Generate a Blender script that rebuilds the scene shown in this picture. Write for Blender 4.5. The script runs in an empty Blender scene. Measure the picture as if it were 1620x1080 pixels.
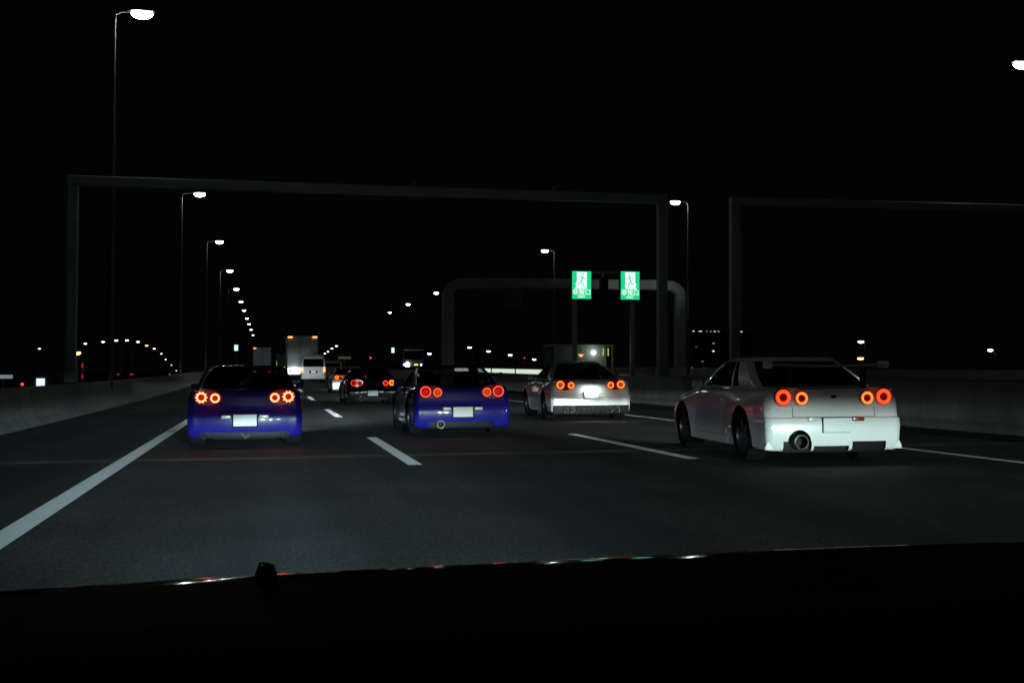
import bpy, bmesh, math, random
from mathutils import Vector, Matrix
random.seed(7)
SC = bpy.context.scene
C = SC.collection
R = math.radians
SLOPE = 0.0097            # drainage crossfall of the carriageway
TILT = -math.atan(SLOPE)

def sstep(a, b, x):
    t = max(0.0, min(1.0, (x-a)/(b-a))); return t*t*(3-2*t)
def hump(y): return 0.35*sstep(30, 110, y)
def gz(x, y): return SLOPE*x + hump(y)

# ------------------------------------------------------------------ materials
def nodes(name):
    m = bpy.data.materials.new(name); m.use_nodes = True
    nt = m.node_tree; return m, nt, nt.nodes['Principled BSDF']
def simple(name, col, rough=.5, metal=0, coat=0, noise=.0, scale=8, bump=0, bscale=40, spec=.5):
    m, nt, b = nodes(name)
    b.inputs['Base Color'].default_value = (*col, 1)
    b.inputs['Roughness'].default_value = rough
    b.inputs['Metallic'].default_value = metal
    b.inputs['Specular IOR Level'].default_value = spec
    if coat:
        b.inputs['Coat Weight'].default_value = coat; b.inputs['Coat Roughness'].default_value = .03
    if noise or bump:
        tc = nt.nodes.new('ShaderNodeTexCoord')
    if noise:
        n = nt.nodes.new('ShaderNodeTexNoise'); n.inputs['Scale'].default_value = scale; n.inputs['Detail'].default_value = 6
        nt.links.new(tc.outputs['Object'], n.inputs['Vector'])
        r = nt.nodes.new('ShaderNodeMapRange'); r.inputs['From Min'].default_value = .3; r.inputs['From Max'].default_value = .7
        r.inputs['To Min'].default_value = 1-noise; r.inputs['To Max'].default_value = 1+noise
        nt.links.new(n.outputs['Fac'], r.inputs['Value'])
        mx = nt.nodes.new('ShaderNodeVectorMath'); mx.operation = 'SCALE'; mx.inputs[0].default_value = col
        nt.links.new(r.outputs['Result'], mx.inputs['Scale']); nt.links.new(mx.outputs['Vector'], b.inputs['Base Color'])
    if bump:
        n = nt.nodes.new('ShaderNodeTexNoise'); n.inputs['Scale'].default_value = bscale; n.inputs['Detail'].default_value = 3
        nt.links.new(tc.outputs['Object'], n.inputs['Vector'])
        bp = nt.nodes.new('ShaderNodeBump'); bp.inputs['Strength'].default_value = bump; bp.inputs['Distance'].default_value = .02
        nt.links.new(n.outputs['Fac'], bp.inputs['Height']); nt.links.new(bp.outputs['Normal'], b.inputs['Normal'])
    return m
def emit(name, col, s):
    m, nt, b = nodes(name)
    b.inputs['Base Color'].default_value = (.02, .02, .02, 1)
    b.inputs['Emission Color'].default_value = (*col, 1); b.inputs['Emission Strength'].default_value = s
    b.inputs['Roughness'].default_value = .3; b.inputs['Specular IOR Level'].default_value = .1
    return m
def glass_mat(name, tint):
    m, nt, b = nodes(name); nt.nodes.remove(b)
    out = nt.nodes['Material Output']
    t = nt.nodes.new('ShaderNodeBsdfTransparent'); t.inputs[0].default_value = (*tint, 1)
    g = nt.nodes.new('ShaderNodeBsdfGlossy'); g.inputs['Roughness'].default_value = .02
    lw = nt.nodes.new('ShaderNodeLayerWeight'); lw.inputs['Blend'].default_value = .5
    p5 = nt.nodes.new('ShaderNodeMath'); p5.operation = 'POWER'; p5.inputs[1].default_value = 5; nt.links.new(lw.outputs['Facing'], p5.inputs[0])
    f = nt.nodes.new('ShaderNodeMath'); f.operation = 'MULTIPLY_ADD'; f.inputs[1].default_value = .9; f.inputs[2].default_value = .05; nt.links.new(p5.outputs[0], f.inputs[0])
    mx = nt.nodes.new('ShaderNodeMixShader')
    nt.links.new(f.outputs[0], mx.inputs[0]); nt.links.new(t.outputs[0], mx.inputs[1]); nt.links.new(g.outputs[0], mx.inputs[2])
    nt.links.new(mx.outputs[0], out.inputs['Surface'])
    return m
def asphalt(name, base):
    m, nt, b = nodes(name)
    tc = nt.nodes.new('ShaderNodeTexCoord')
    def noise(scale, vec=None, detail=5):
        n = nt.nodes.new('ShaderNodeTexNoise'); n.inputs['Scale'].default_value = scale; n.inputs['Detail'].default_value = detail
        nt.links.new(vec if vec else tc.outputs['Object'], n.inputs['Vector']); return n.outputs['Fac']
    mp = nt.nodes.new('ShaderNodeMapping'); mp.inputs['Scale'].default_value = (1, .06, 1)
    nt.links.new(tc.outputs['Object'], mp.inputs['Vector'])
    def mr(v, lo, hi):
        r = nt.nodes.new('ShaderNodeMapRange'); r.inputs['From Min'].default_value = .3; r.inputs['From Max'].default_value = .7
        r.inputs['To Min'].default_value = lo; r.inputs['To Max'].default_value = hi
        nt.links.new(v, r.inputs['Value']); return r.outputs['Result']
    def mul(a, c):
        k = nt.nodes.new('ShaderNodeMath'); k.operation = 'MULTIPLY'; nt.links.new(a, k.inputs[0]); nt.links.new(c, k.inputs[1]); return k.outputs[0]
    f = mul(mul(mr(noise(1.1, mp.outputs['Vector']), .6, 1.3), mr(noise(.5), .75, 1.25)), mr(noise(48, detail=3), .25, 1.75))
    # polished wheel tracks, two to a lane
    sx_ = nt.nodes.new('ShaderNodeSeparateXYZ'); nt.links.new(tc.outputs['Object'], sx_.inputs[0])
    wv = nt.nodes.new('ShaderNodeMath'); wv.operation = 'MULTIPLY'; wv.inputs[1].default_value = 2*math.pi/1.75; nt.links.new(sx_.outputs['X'], wv.inputs[0])
    cs = nt.nodes.new('ShaderNodeMath'); cs.operation = 'COSINE'; nt.links.new(wv.outputs[0], cs.inputs[0])
    ad = nt.nodes.new('ShaderNodeMath'); ad.operation = 'MULTIPLY_ADD'; ad.inputs[1].default_value = .16; ad.inputs[2].default_value = 1; nt.links.new(cs.outputs[0], ad.inputs[0])
    f = mul(f, ad.outputs[0])
    sc = nt.nodes.new('ShaderNodeVectorMath'); sc.operation = 'SCALE'; sc.inputs[0].default_value = base
    nt.links.new(f, sc.inputs['Scale']); nt.links.new(sc.outputs['Vector'], b.inputs['Base Color'])
    b.inputs['Roughness'].default_value = .8; b.inputs['Specular IOR Level'].default_value = .25
    bp = nt.nodes.new('ShaderNodeBump'); bp.inputs['Strength'].default_value = .9; bp.inputs['Distance'].default_value = .012
    nt.links.new(noise(55, detail=3), bp.inputs['Height']); nt.links.new(bp.outputs['Normal'], b.inputs['Normal'])
    return m
def concrete(name, base):
    m, nt, b = nodes(name)
    tc = nt.nodes.new('ShaderNodeTexCoord')
    mp = nt.nodes.new('ShaderNodeMapping'); mp.inputs['Scale'].default_value = (1, 1.6, .22)
    nt.links.new(tc.outputs['Object'], mp.inputs['Vector'])
    n1 = nt.nodes.new('ShaderNodeTexNoise'); n1.inputs['Scale'].default_value = 1.1; n1.inputs['Detail'].default_value = 7
    n2 = nt.nodes.new('ShaderNodeTexNoise'); n2.inputs['Scale'].default_value = 9; n2.inputs['Detail'].default_value = 6
    nt.links.new(mp.outputs['Vector'], n1.inputs['Vector']); nt.links.new(tc.outputs['Object'], n2.inputs['Vector'])
    a = nt.nodes.new('ShaderNodeMath'); a.operation = 'ADD'; nt.links.new(n1.outputs['Fac'], a.inputs[0]); nt.links.new(n2.outputs['Fac'], a.inputs[1])
    r = nt.nodes.new('ShaderNodeMapRange'); r.inputs['From Min'].default_value = .65; r.inputs['From Max'].default_value = 1.35
    r.inputs['To Min'].default_value = .65; r.inputs['To Max'].default_value = 1.2
    nt.links.new(a.outputs[0], r.inputs['Value'])
    sc = nt.nodes.new('ShaderNodeVectorMath'); sc.operation = 'SCALE'; sc.inputs[0].default_value = base
    nt.links.new(r.outputs['Result'], sc.inputs['Scale']); nt.links.new(sc.outputs['Vector'], b.inputs['Base Color'])
    b.inputs['Roughness'].default_value = .9
    bp = nt.nodes.new('ShaderNodeBump'); bp.inputs['Strength'].default_value = .25
    nt.links.new(n2.outputs['Fac'], bp.inputs['Height']); nt.links.new(bp.outputs['Normal'], b.inputs['Normal'])
    return m

M = dict(
    asphalt=asphalt('asphalt', (.062, .068, .068)), asphalt2=asphalt('asphalt_other', (.045, .046, .046)),
    line=simple('road_paint', (.80, .83, .83), .8, noise=.12, scale=14, bump=.9, bscale=60),
    jet_glint=simple('bright_chrome', (.9, .9, .9), .12, 1), cab_grey=simple('cab_grey', (.08, .085, .10), .5), joint=simple('joint_strip', (.14, .118, .105), .8, noise=.55, scale=1.2, bump=.5),
    concrete=concrete('concrete', (.27, .27, .25)), ground=simple('dark_ground', (.03, .035, .03), .95, noise=.5, scale=.05),
    steel=simple('galvanised_steel', (.30, .31, .30), .55, .3, noise=.12, scale=6),
    white_paint=simple('white_car_paint', (.78, .80, .79), .28, 0, 1, noise=.015, scale=3),
    silver_paint=simple('pearl_car_paint', (.66, .68, .68), .25, .15, 1, noise=.015, scale=3),
    blue_paint=simple('deep_blue_paint', (.008, .006, .125), .26, 0, .8, noise=.03, scale=3, spec=.12),
    blue2_paint=simple('bright_blue_paint', (.010, .010, .18), .26, 0, .8, noise=.03, scale=3, spec=.12),
    black_paint=simple('black_car_paint', (.008, .010, .015), .10, 0, 1, spec=.2),
    pole=simple('lamp_pole_steel', (.075, .08, .075), .5, .3), trim=simple('black_trim', (.005, .005, .006), .5, spec=.12), rubber=simple('tyre_rubber', (.007, .007, .007), .9, bump=.3, bscale=90, spec=.1),
    old_steel=simple('weathered_steel', (.17, .175, .17), .6, .2, noise=.2, scale=2), dull_metal=simple('dull_metal', (.035, .034, .03), .6), rim=simple('dark_alloy', (.10, .10, .11), .35, .8), chrome=simple('polished_steel', (.75, .74, .66), .34, 1),  # steel copy darkened in colour to keep the lamplit second gantry dim
    hole=simple('tailpipe_bore', (.003, .003, .003), .95, spec=0), plate=simple('plate_white', (.74, .77, .77), .5, noise=.05, scale=22),
    clear_lens=simple('clear_lens', (.62, .64, .56), .2, 0, .6), red_lens=simple('red_lens', (.30, .03, .03), .2, 0, .6),
    glass=glass_mat('tinted_glass', (.62, .64, .63)), glass_tint=glass_mat('dark_tinted_glass', (.30, .31, .31)), seat=simple('dark_seat', (.015, .015, .016), .9),
    red_dark=simple('unlit_red_lens', (.16, .008, .006), .15, 0, .8),
    ring_orange=emit('brake_ring_orange', (1, .085, .022), 1.5), ring_yellow=emit('brake_ring_yellow', (1, .27, .035), 1.5),
    ring_pink=emit('brake_ring_pink', (1, .13, .06), 1.6), ring_led=emit('led_ring', (1, .36, .15), 2.6),
    edge_red=emit('ring_edge_red', (1, .03, .012), .85), edge_orange=emit('ring_edge_orange', (1, .06, .02), 1.0),
    panel_lit_red=emit('lit_lamp_panel', (1, .004, .006), .06), panel_dim_red=emit('dim_lamp_panel', (1, .004, .006), .025),  # lamp panels given red emission to imitate bloom round the lamps
    ring_red=emit('tail_ring_red', (1, .03, .02), .95), lens_red=emit('lit_red_lens', (1, .004, .004), .42),
    lens_amber=emit('lit_amber_lens', (1, .10, .012), .45), lens_dim=emit('dim_red_lens', (1, .01, .008), .09),
    halo_red=emit('lit_red_surround', (1, .006, .004), .16),  # lens surround with faint red emission, imitating a halo
    lamp_white=emit('led_street_lens', (.86, 1, .93), 26), lamp_dim=emit('far_lamp_lens', (.9, 1, .95), 9),
    lamp_far=emit('distant_lamp_lens', (.95, 1, .95), 4), lamp_amber=emit('sodium_lens', (1, .45, .12), 6), red_light=emit('red_signal', (1, .05, .03), 3),
    lamp_cold=emit('cold_headlight', (.85, .93, 1), 60), truck_white=emit('lamp_bar_white', (.80, .90, 1), 9),
    orange=emit('orange_marker', (1, .28, .09), 3), sign_green=emit('sign_green', (.01, .68, .27), 1.0),
    sign_white=emit('sign_white', (.80, 1, .88), 1.15), sign_far=emit('far_sign', (.70, 1, .92), 1.1),
    panel_cool=emit('lit_white_panel', (.80, .90, 1), 1.1), window_lit=emit('lit_window', (1, .72, .35), .05),
    yellow_line=emit('yellow_marker_strip', (.75, .8, .22), .55),
    truck_grey=simple('aluminium_body', (.60, .66, .67), .5, .2, noise=.08, scale=3),
    truck_green=simple('greenish_body', (.22, .30, .16), .6, noise=.08, scale=3),
    van_white=simple('van_white', (.70, .72, .70), .35, 0, .5), dark_wall=simple('dark_wall', (.06, .06, .06), .9, noise=.2, scale=.3),
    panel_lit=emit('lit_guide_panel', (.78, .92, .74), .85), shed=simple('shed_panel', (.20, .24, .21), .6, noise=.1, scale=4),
    hood=simple('matt_black_bonnet', (.0022, .0018, .0024), .7, spec=.03), lip=simple('gloss_black_trim', (.003, .003, .004), .09, spec=.10), glass_dark=simple('dark_window', (.004, .004, .006), .06), dash=simple('dark_dashboard', (.012, .007, .013), .9, bump=.3, bscale=200, spec=.05),
    sign_grey=simple('sign_back', (.045, .045, .045), .7),
)

# ------------------------------------------------------------------ helpers
def link(name, me, parent=None):
    o = bpy.data.objects.new(name, me); C.objects.link(o)
    if parent is not None: o.parent = parent
    return o
def done(name, bm, mats, parent=None, smooth=None, loc=(0, 0, 0)):
    me = bpy.data.meshes.new(name)
    bmesh.ops.recalc_face_normals(bm, faces=bm.faces[:])
    bm.to_mesh(me); bm.free()
    for m in (mats if isinstance(mats, (list, tuple)) else [mats]): me.materials.append(m)
    if smooth is not None:
        me.polygons.foreach_set('use_smooth', [True]*len(me.polygons))
        me.set_sharp_from_angle(angle=R(smooth))
    o = link(name, me, parent); o.location = loc
    return o
def tag(o, label=None, cat=None, group=None, kind=None):
    if label: o['label'] = label
    if cat: o['category'] = cat
    if group: o['group'] = group
    if kind: o['kind'] = kind
    return o
def thing(name, label, cat, loc=(0, 0, 0), group=None, rot=(0, 0, 0)):
    o = link(name, None); o.location = loc; o.rotation_euler = rot; o.empty_display_size = .2
    return tag(o, label, cat, group)
def box(bm, x0, x1, y0, y1, z0, z1, bev=0, mi=0):
    vs = [bm.verts.new((x, y, z)) for x in (x0, x1) for y in (y0, y1) for z in (z0, z1)]
    fs = [bm.faces.new([vs[i] for i in f]) for f in ((0, 1, 3, 2), (4, 6, 7, 5), (0, 4, 5, 1), (2, 3, 7, 6), (0, 2, 6, 4), (1, 5, 7, 3))]
    for f in fs: f.material_index = mi
    if bev:
        es = list({e for f in fs for e in f.edges})
        bmesh.ops.bevel(bm, geom=es, offset=bev, segments=2, affect='EDGES', profile=.6)
    return fs
def lathe(bm, prof, center, axis='y', seg=24, mi=0):
    """prof: list of (r, a) closed or open; spun round axis through center"""
    cx, cy, cz = center; rows = []
    for r, a in prof:
        row = []
        for k in range(seg):
            t = 2*math.pi*k/seg; u, v = r*math.cos(t), r*math.sin(t)
            p = {'y': (cx+u, cy+a, cz+v), 'x': (cx+a, cy+u, cz+v), 'z': (cx+u, cy+v, cz+a)}[axis]
            row.append(bm.verts.new(p))
        rows.append(row)
    for i in range(len(rows)-1):
        for k in range(seg):
            f = bm.faces.new((rows[i][k], rows[i][(k+1) % seg], rows[i+1][(k+1) % seg], rows[i+1][k])); f.material_index = mi
    return rows
def cap(bm, row, mi=0):
    f = bm.faces.new(row); f.material_index = mi
def tube(bm, pts, rad, seg=10):
    """swept tube through pts; rad number or list"""
    pts = [Vector(p) for p in pts]; rows = []
    for i, p in enumerate(pts):
        d = (pts[min(i+1, len(pts)-1)]-pts[max(i-1, 0)]).normalized()
        a = d.cross(Vector((0, 0, 1))); a = a.normalized() if a.length > .05 else Vector((1, 0, 0))
        b = d.cross(a).normalized(); r = rad[i] if isinstance(rad, (list, tuple)) else rad
        rows.append([bm.verts.new(p+a*r*math.cos(2*math.pi*k/seg)+b*r*math.sin(2*math.pi*k/seg)) for k in range(seg)])
    for i in range(len(rows)-1):
        for k in range(seg):
            bm.faces.new((rows[i][k], rows[i][(k+1) % seg], rows[i+1][(k+1) % seg], rows[i+1][k]))
    bm.faces.new(rows[0][::-1]); bm.faces.new(rows[-1])
def copy_tree(o, parent=None):
    c = o.copy(); C.objects.link(c)
    if parent is not None: c.parent = parent
    for ch in list(o.children): copy_tree(ch, c)
    return c
def extrude_poly(bm, pts, y0, y1, mi=0):
    a = [bm.verts.new((x, y0, z)) for x, z in pts]; b = [bm.verts.new((x, y1, z)) for x, z in pts]
    n = len(pts)
    fs = [bm.faces.new(a), bm.faces.new(b[::-1])]
    for i in range(n): fs.append(bm.faces.new((a[i], b[i], b[(i+1) % n], a[(i+1) % n])))
    for f in fs: f.material_index = mi

# ------------------------------------------------------------------ lights
def beam(name, loc, watts, col=(.86, 1, .98), sx=.35, cut=.002, e0=.05, pw=2.0, soft=.012, yaw=0, radius=.05):
    """a dipped headlight: sharp horizontal cut-off, fading towards the near road"""
    l = bpy.data.lights.new(name, 'SPOT'); l.energy = watts; l.color = col; l.spot_size = R(150); l.spot_blend = .3
    l.shadow_soft_size = radius; l.use_nodes = True
    nt = l.node_tree; em = nt.nodes['Emission']
    g = nt.nodes.new('ShaderNodeNewGeometry'); s = nt.nodes.new('ShaderNodeSeparateXYZ')
    nt.links.new(g.outputs['Incoming'], s.inputs[0])
    def math_(op, a, b=None, c=None):
        k = nt.nodes.new('ShaderNodeMath'); k.operation = op
        for i, v in enumerate((a, b, c)):
            if v is None: continue
            if isinstance(v, (int, float)): k.inputs[i].default_value = v
            else: nt.links.new(v, k.inputs[i])
        return k.outputs[0]
    sg = math_('SIGN', s.outputs['Y'])
    e = math_('MULTIPLY', s.outputs['Z'], sg); x = math_('SUBTRACT', math_('MULTIPLY', s.outputs['X'], sg), yaw)
    r = nt.nodes.new('ShaderNodeMapRange'); r.interpolation_type = 'SMOOTHSTEP'
    r.inputs['From Min'].default_value = cut; r.inputs['From Max'].default_value = cut-soft
    nt.links.new(e, r.inputs['Value'])
    down = math_('MAXIMUM', math_('MULTIPLY', e, -1/e0), 0)
    fall = math_('DIVIDE', 1, math_('ADD', 1, math_('POWER', down, pw)))
    az = math_('DIVIDE', 1, math_('ADD', 1, math_('POWER', math_('ABSOLUTE', math_('DIVIDE', x, sx)), 4)))
    nt.links.new(math_('MULTIPLY', math_('MULTIPLY', r.outputs['Result'], fall), az), em.inputs['Strength'])
    o = bpy.data.objects.new(name, l); C.objects.link(o); o.location = loc; o.rotation_euler = (R(90), 0, 0)
    return o
def down_spot(name, loc, watts, col, size=140, rot=(0, 0, 0), blend=.6, radius=.15):
    l = bpy.data.lights.new(name, 'SPOT'); l.energy = watts; l.color = col; l.spot_size = R(size); l.spot_blend = blend; l.shadow_soft_size = radius
    o = bpy.data.objects.new(name, l); C.objects.link(o); o.location = loc; o.rotation_euler = rot
    return o

# ------------------------------------------------------------------ setting
def strip(bm, x0, x1, ys, dz=0.0, nx=1):
    prev = None
    for y in ys:
        row = [bm.verts.new((x0+(x1-x0)*i/nx, y, gz(x0+(x1-x0)*i/nx, y)+dz)) for i in range(nx+1)]
        if prev:
            for i in range(nx): bm.faces.new((prev[i], prev[i+1], row[i+1], row[i]))
        prev = row
YS = [-40, -20, 0] + [k*5 for k in range(1, 31)] + [170, 200, 240, 300, 400, 550, 800, 1200]
bm = bmesh.new(); strip(bm, -5.25, 12.45, YS, 0, 4)
M['line'].node_tree.nodes['Principled BSDF'].inputs['Sheen Weight'].default_value = 1.0
M['line'].node_tree.nodes['Principled BSDF'].inputs['Sheen Roughness'].default_value = .45
tag(done('carriageway', bm, M['asphalt']), kind='structure')
bm = bmesh.new(); strip(bm, 15.4, 29.2, YS, .25, 3)
tag(done('opposite_carriageway', bm, M['asphalt2']), kind='structure')
bm = bmesh.new()
for a, b in zip(YS[:-1], YS[1:]):
    bm.faces.new([bm.verts.new(p) for p in ((-18, a, -.5), (-8, a, -.5), (-8, b, -.5), (-18, b, -.5))])
tag(done('ramp_road', bm, M['asphalt2']), kind='structure')
bm = bmesh.new()
bm.faces.new([bm.verts.new(p) for p in ((-2500, -600, -7), (2500, -600, -7), (2500, 4000, -7), (-2500, 4000, -7))])
tag(done('ground', bm, M['ground']), kind='structure')
# viaduct body under the decks
bm = bmesh.new()
box(bm, -5.24, 12.44, -40, 1200, -1.6, -.12); box(bm, 15.41, 29.19, -40, 1200, -1.2, .3); box(bm, -17.9, -8.1, -40, 1200, -1.5, -.53)
tag(done('viaduct_deck', bm, M['concrete']), kind='structure')

def finely(a, b, s=2.0):
    n = max(2, int((b-a)/s)); return [a+(b-a)*i/n for i in range(n+1)]
bm = bmesh.new(); strip(bm, -1.845, -1.645, finely(-5, 320, 4), .005)
tag(done('shoulder_line', bm, M['line']), kind='structure')
bm = bmesh.new(); strip(bm, 8.67, 8.83, finely(-5, 320, 4), .005)
tag(done('median_line', bm, M['line']), kind='structure')
for X in (1.755, 5.255):
    for k in range(-1, 16):
        y0 = 14.0+15*k
        bm = bmesh.new(); strip(bm, X-.085, X+.085, finely(y0, y0+6, 1.5), .005)
        tag(done('lane_dash', bm, M['line']), kind='structure')
bm = bmesh.new(); strip(bm, -4.9, 12.15, [15.45, 15.9], .003, 40)
tag(done('expansion_joint', bm, M['joint']), kind='structure')

def wall(name, label, prof, y0, y1, joints=10):
    """prof: (x, z) section above the local road; pre-cast units with open joints"""
    bm = bmesh.new(); y = y0
    while y < y1-.1:
        e = min(y1, y+joints); ys = finely(y+.012, e-.012, 5); rows = []
        for yy in ys: rows.append([bm.verts.new((x, yy, z+gz(x, yy))) for x, z in prof])
        n = len(prof)
        for a, b in zip(rows[:-1], rows[1:]):
            for i in range(n): bm.faces.new((a[i], a[(i+1) % n], b[(i+1) % n], b[i]))
        bm.faces.new(rows[0]); bm.faces.new(rows[-1][::-1])
        y = e
    return tag(done(name, bm, M['concrete']), label, 'barrier')
wall('concrete_barrier', 'low grey concrete barrier along the left shoulder', [(-4.72, -.04), (-4.72, .08), (-4.86, .20), (-4.96, .82), (-5.2, .82), (-5.24, -.04)], -30, 500)
wall('concrete_barrier', 'grey concrete median wall behind the two white cars on the right', [(12.16, -.06), (12.16, .10), (12.10, .20), (12.16, .86), (12.42, .86), (12.44, -.06)], -30, 300)
wall('concrete_barrier', 'far concrete wall across the median beside the oncoming lanes', [(15.38, .18), (15.38, .88), (15.6, .88), (15.68, .18)], -30, 300, 12)
wall('concrete_barrier', 'outer concrete wall beyond the oncoming lanes', [(28.9, .2), (28.95, 1.0), (29.2, 1.0), (29.2, .2)], -30, 400, 12)

# ------------------------------------------------------------------ cars
CAR_L = 4.32
RY, FY = .92, 3.48      # axle positions from the rear bumper
def catmull(vals, n):
    """resample a table of tuples with a Catmull-Rom spline, n steps between rows"""
    out = []
    for i in range(len(vals)-1):
        p0 = vals[max(i-1, 0)]; p1 = vals[i]; p2 = vals[i+1]; p3 = vals[min(i+2, len(vals)-1)]
        for k in range(n):
            t = k/n
            out.append(tuple(.5*(2*b+(c-a)*t+(2*a-5*b+4*c-d)*t*t+(3*b-a-3*c+d)*t**3) for a, b, c, d in zip(p0, p1, p2, p3)))
    out.append(tuple(vals[-1])); return out
def plan_half(nr=7, nc=7, ns=30, nf=5):
    """parameters along half a plan outline from rear centre round the side to front centre"""
    out = [('r', i/nr) for i in range(nr)]+[('rc', i/nc) for i in range(nc)]+[('s', i/ns) for i in range(ns)]+[('fc', i/nc) for i in range(nc)]+[('f', i/nf) for i in range(nf+1)]
    return out
def plan_point(seg, t, yr, yf, hw, rr, rf, bow):
    rr = min(rr, hw*.9); rf = min(rf, hw*.9)
    if seg == 'r': x = t*(hw-rr); y = yr
    elif seg == 'rc': a = t*math.pi/2; x = hw-rr+rr*math.sin(a); y = yr+rr-rr*math.cos(a)
    elif seg == 's': x = hw; y = yr+rr+(yf-rf-yr-rr)*t
    elif seg == 'fc': a = t*math.pi/2; x = hw-rf+rf*math.cos(a); y = yf-rf+rf*math.sin(a)
    else: x = (hw-rf)*(1-t); y = yf
    if seg in ('r', 'rc'): y += bow*(x/max(hw, .01))**2*(1 if seg == 'r' else (1-t))+(0 if seg == 'r' else 0)
    return x, y
def ring_points(fn, par):
    half = [fn(s, t) for s, t in par]
    return half+[(-x, y, z) for x, y, z in half[-2:0:-1]]

def make_body(p):
    """closed body shell below the window line"""
    L, HW, s = CAR_L, p['hw'], p['zs']
    wide = p.get('flare', .04)
    tab = [  # rear y, front inset, half width factor, z rear, z mid, z front
        (.16, .30, .80, .175, .165, .19), (.06, .10, .95, .175, .165, .185), (.03, .04, .985, .20, .18, .21), (.008, .01, .992, .30, .28, .30),
        (.0, .0, 1.0, .42, .42, .42), (.006, .02, 1.0, .505, .56, .50), (.016, .05, .998, .535, .60, .535),
        (.05, .08, .994, .552, .63, .56), (.062, .12, .992, .60, .67, .58), (.07, .16, .985, .70, .74, .61), (.078, .22, .968, .80, .80, .64),
        (.088, .30, .945, .845, .835, .665), (.115, .36, .915, .862, .852, .685), (.16, .42, .87, .868, .862, .70),
        (.36, .80, .62, .875, .872, .75), (.62, 1.2, .30, .878, .876, .79), (.9, 1.6, .02, .88, .878, .82)]
    par = plan_half(); bm = bmesh.new(); rings = []
    rows = []
    for i, r in enumerate(tab):
        rows.append(r)
        if 3 <= i < 5 or 8 <= i < 10:
            q = tab[i+1]; rows.append(tuple((a+b)/2 for a, b in zip(r, q)))
    for yr, fi, wf, zr, zm, zf in rows:
        yf = L-fi; hw = HW*wf
        def fn(seg, t):
            x, y = plan_point(seg, t, yr, yf, hw, .115 if yr < .3 else .1, .42, .05)
            if y < 1.7: z = zr+(zm-zr)*sstep(.5, 1.7, y)
            else: z = zm+(zf-zm)*sstep(2.7, L-.1, y)
            if zm > .2 and zm < .87 and seg in ('s', 'rc', 'fc'):
                w = math.exp(-((y-RY)/.42)**2)+math.exp(-((y-FY)/.42)**2)
                up = sstep(.2, .4, z)*(1-sstep(.68, .84, z))
                x += wide*w*up*(x/hw)
                # waist of the flank between the arches
                x -= .02*sstep(1.3, 1.8, y)*(1-sstep(2.8, 3.2, y))*(1-abs(z-.45)/.45 if abs(z-.45) < .45 else 0)
            return x, y, z*s
        rings.append([bm.verts.new(v) for v in ring_points(fn, par)])
    n = len(rings[0])
    for a, b in zip(rings[:-1], rings[1:]):
        for k in range(n): bm.faces.new((a[k], a[(k+1) % n], b[(k+1) % n], b[k]))
    bm.faces.new(rings[0][::-1]); bm.faces.new(rings[-1])
    bmesh.ops.remove_doubles(bm, verts=bm.verts[:], dist=.0008)
    bmesh.ops.recalc_face_normals(bm, faces=bm.faces[:])
    me = bpy.data.meshes.new('shell'); bm.to_mesh(me); bm.free(); me.materials.append(p['paint'])
    return me
def cut(me, boxes, cyls):
    """boolean the arches and the bumper openings out of the shell; cut faces turn black"""
    o = bpy.data.objects.new('shell', me); C.objects.link(o)
    bm = bmesh.new()
    for c, r, x0, x1 in cyls:
        rows = lathe(bm, [(r, x0), (r, x1)], c, 'x', 36); cap(bm, rows[0][::-1]); cap(bm, rows[1])
    for b in boxes:
        if len(b) == 3: rows = lathe(bm, [(b[2], -.3), (b[2], .32)], (b[0], 0, b[1]), 'y', 28); cap(bm, rows[0][::-1]); cap(bm, rows[1])
        else: box(bm, *b)
    bmesh.ops.recalc_face_normals(bm, faces=bm.faces[:])
    cm = bpy.data.meshes.new('cutter'); bm.to_mesh(cm); bm.free(); cm.materials.append(M['trim'])
    co = bpy.data.objects.new('cutter', cm); C.objects.link(co)
    md = o.modifiers.new('b', 'BOOLEAN'); md.operation = 'DIFFERENCE'; md.object = co; md.solver = 'EXACT'; md.material_mode = 'TRANSFER'
    md.use_self = False
    bpy.context.view_layer.update()
    ev = o.evaluated_get(bpy.context.evaluated_depsgraph_get())
    out = bpy.data.meshes.new_from_object(ev)
    bpy.data.objects.remove(o); bpy.data.objects.remove(co)
    return out
def take_faces(me, test, shrink=0.0, gap=0.0):
    """move the faces that pass test into a mesh of their own"""
    bm = bmesh.new(); bm.from_mesh(me)
    sel = [f for f in bm.faces if test(f.calc_center_median(), f.normal)]
    if not sel: bm.free(); return None
    b2 = bmesh.new(); mp = {}
    for f in sel:
        vs = []
        for v in f.verts:
            if v not in mp: mp[v] = b2.verts.new(v.co)
            vs.append(mp[v])
        nf = b2.faces.new(vs); nf.material_index = f.material_index
    if shrink:
        cx = sum(v.co.x for v in b2.verts)/len(b2.verts); cz = (max(v.co.z for v in b2.verts)+min(v.co.z for v in b2.verts))/2
        for v in b2.verts:
            if any(e.is_boundary for e in v.link_edges):
                if v.co.y < .12: v.co.z += (cz-v.co.z)*shrink*1.6
                v.co.x += (cx-v.co.x)*shrink
    if gap:
        for ax in (1, 2):
            lo = min(v.co[ax] for v in b2.verts); hi = max(v.co[ax] for v in b2.verts)
            for v in b2.verts:
                if any(e.is_boundary for e in v.link_edges):
                    if v.co[ax] < lo+.05: v.co[ax] += gap
                    elif v.co[ax] > hi-.05: v.co[ax] -= gap
    out = bpy.data.meshes.new('part'); b2.to_mesh(out); b2.free()
    bmesh.ops.delete(bm, geom=sel, context='FACES'); bm.to_mesh(me); bm.free()
    for m in me.materials: out.materials.append(m)
    return out
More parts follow.
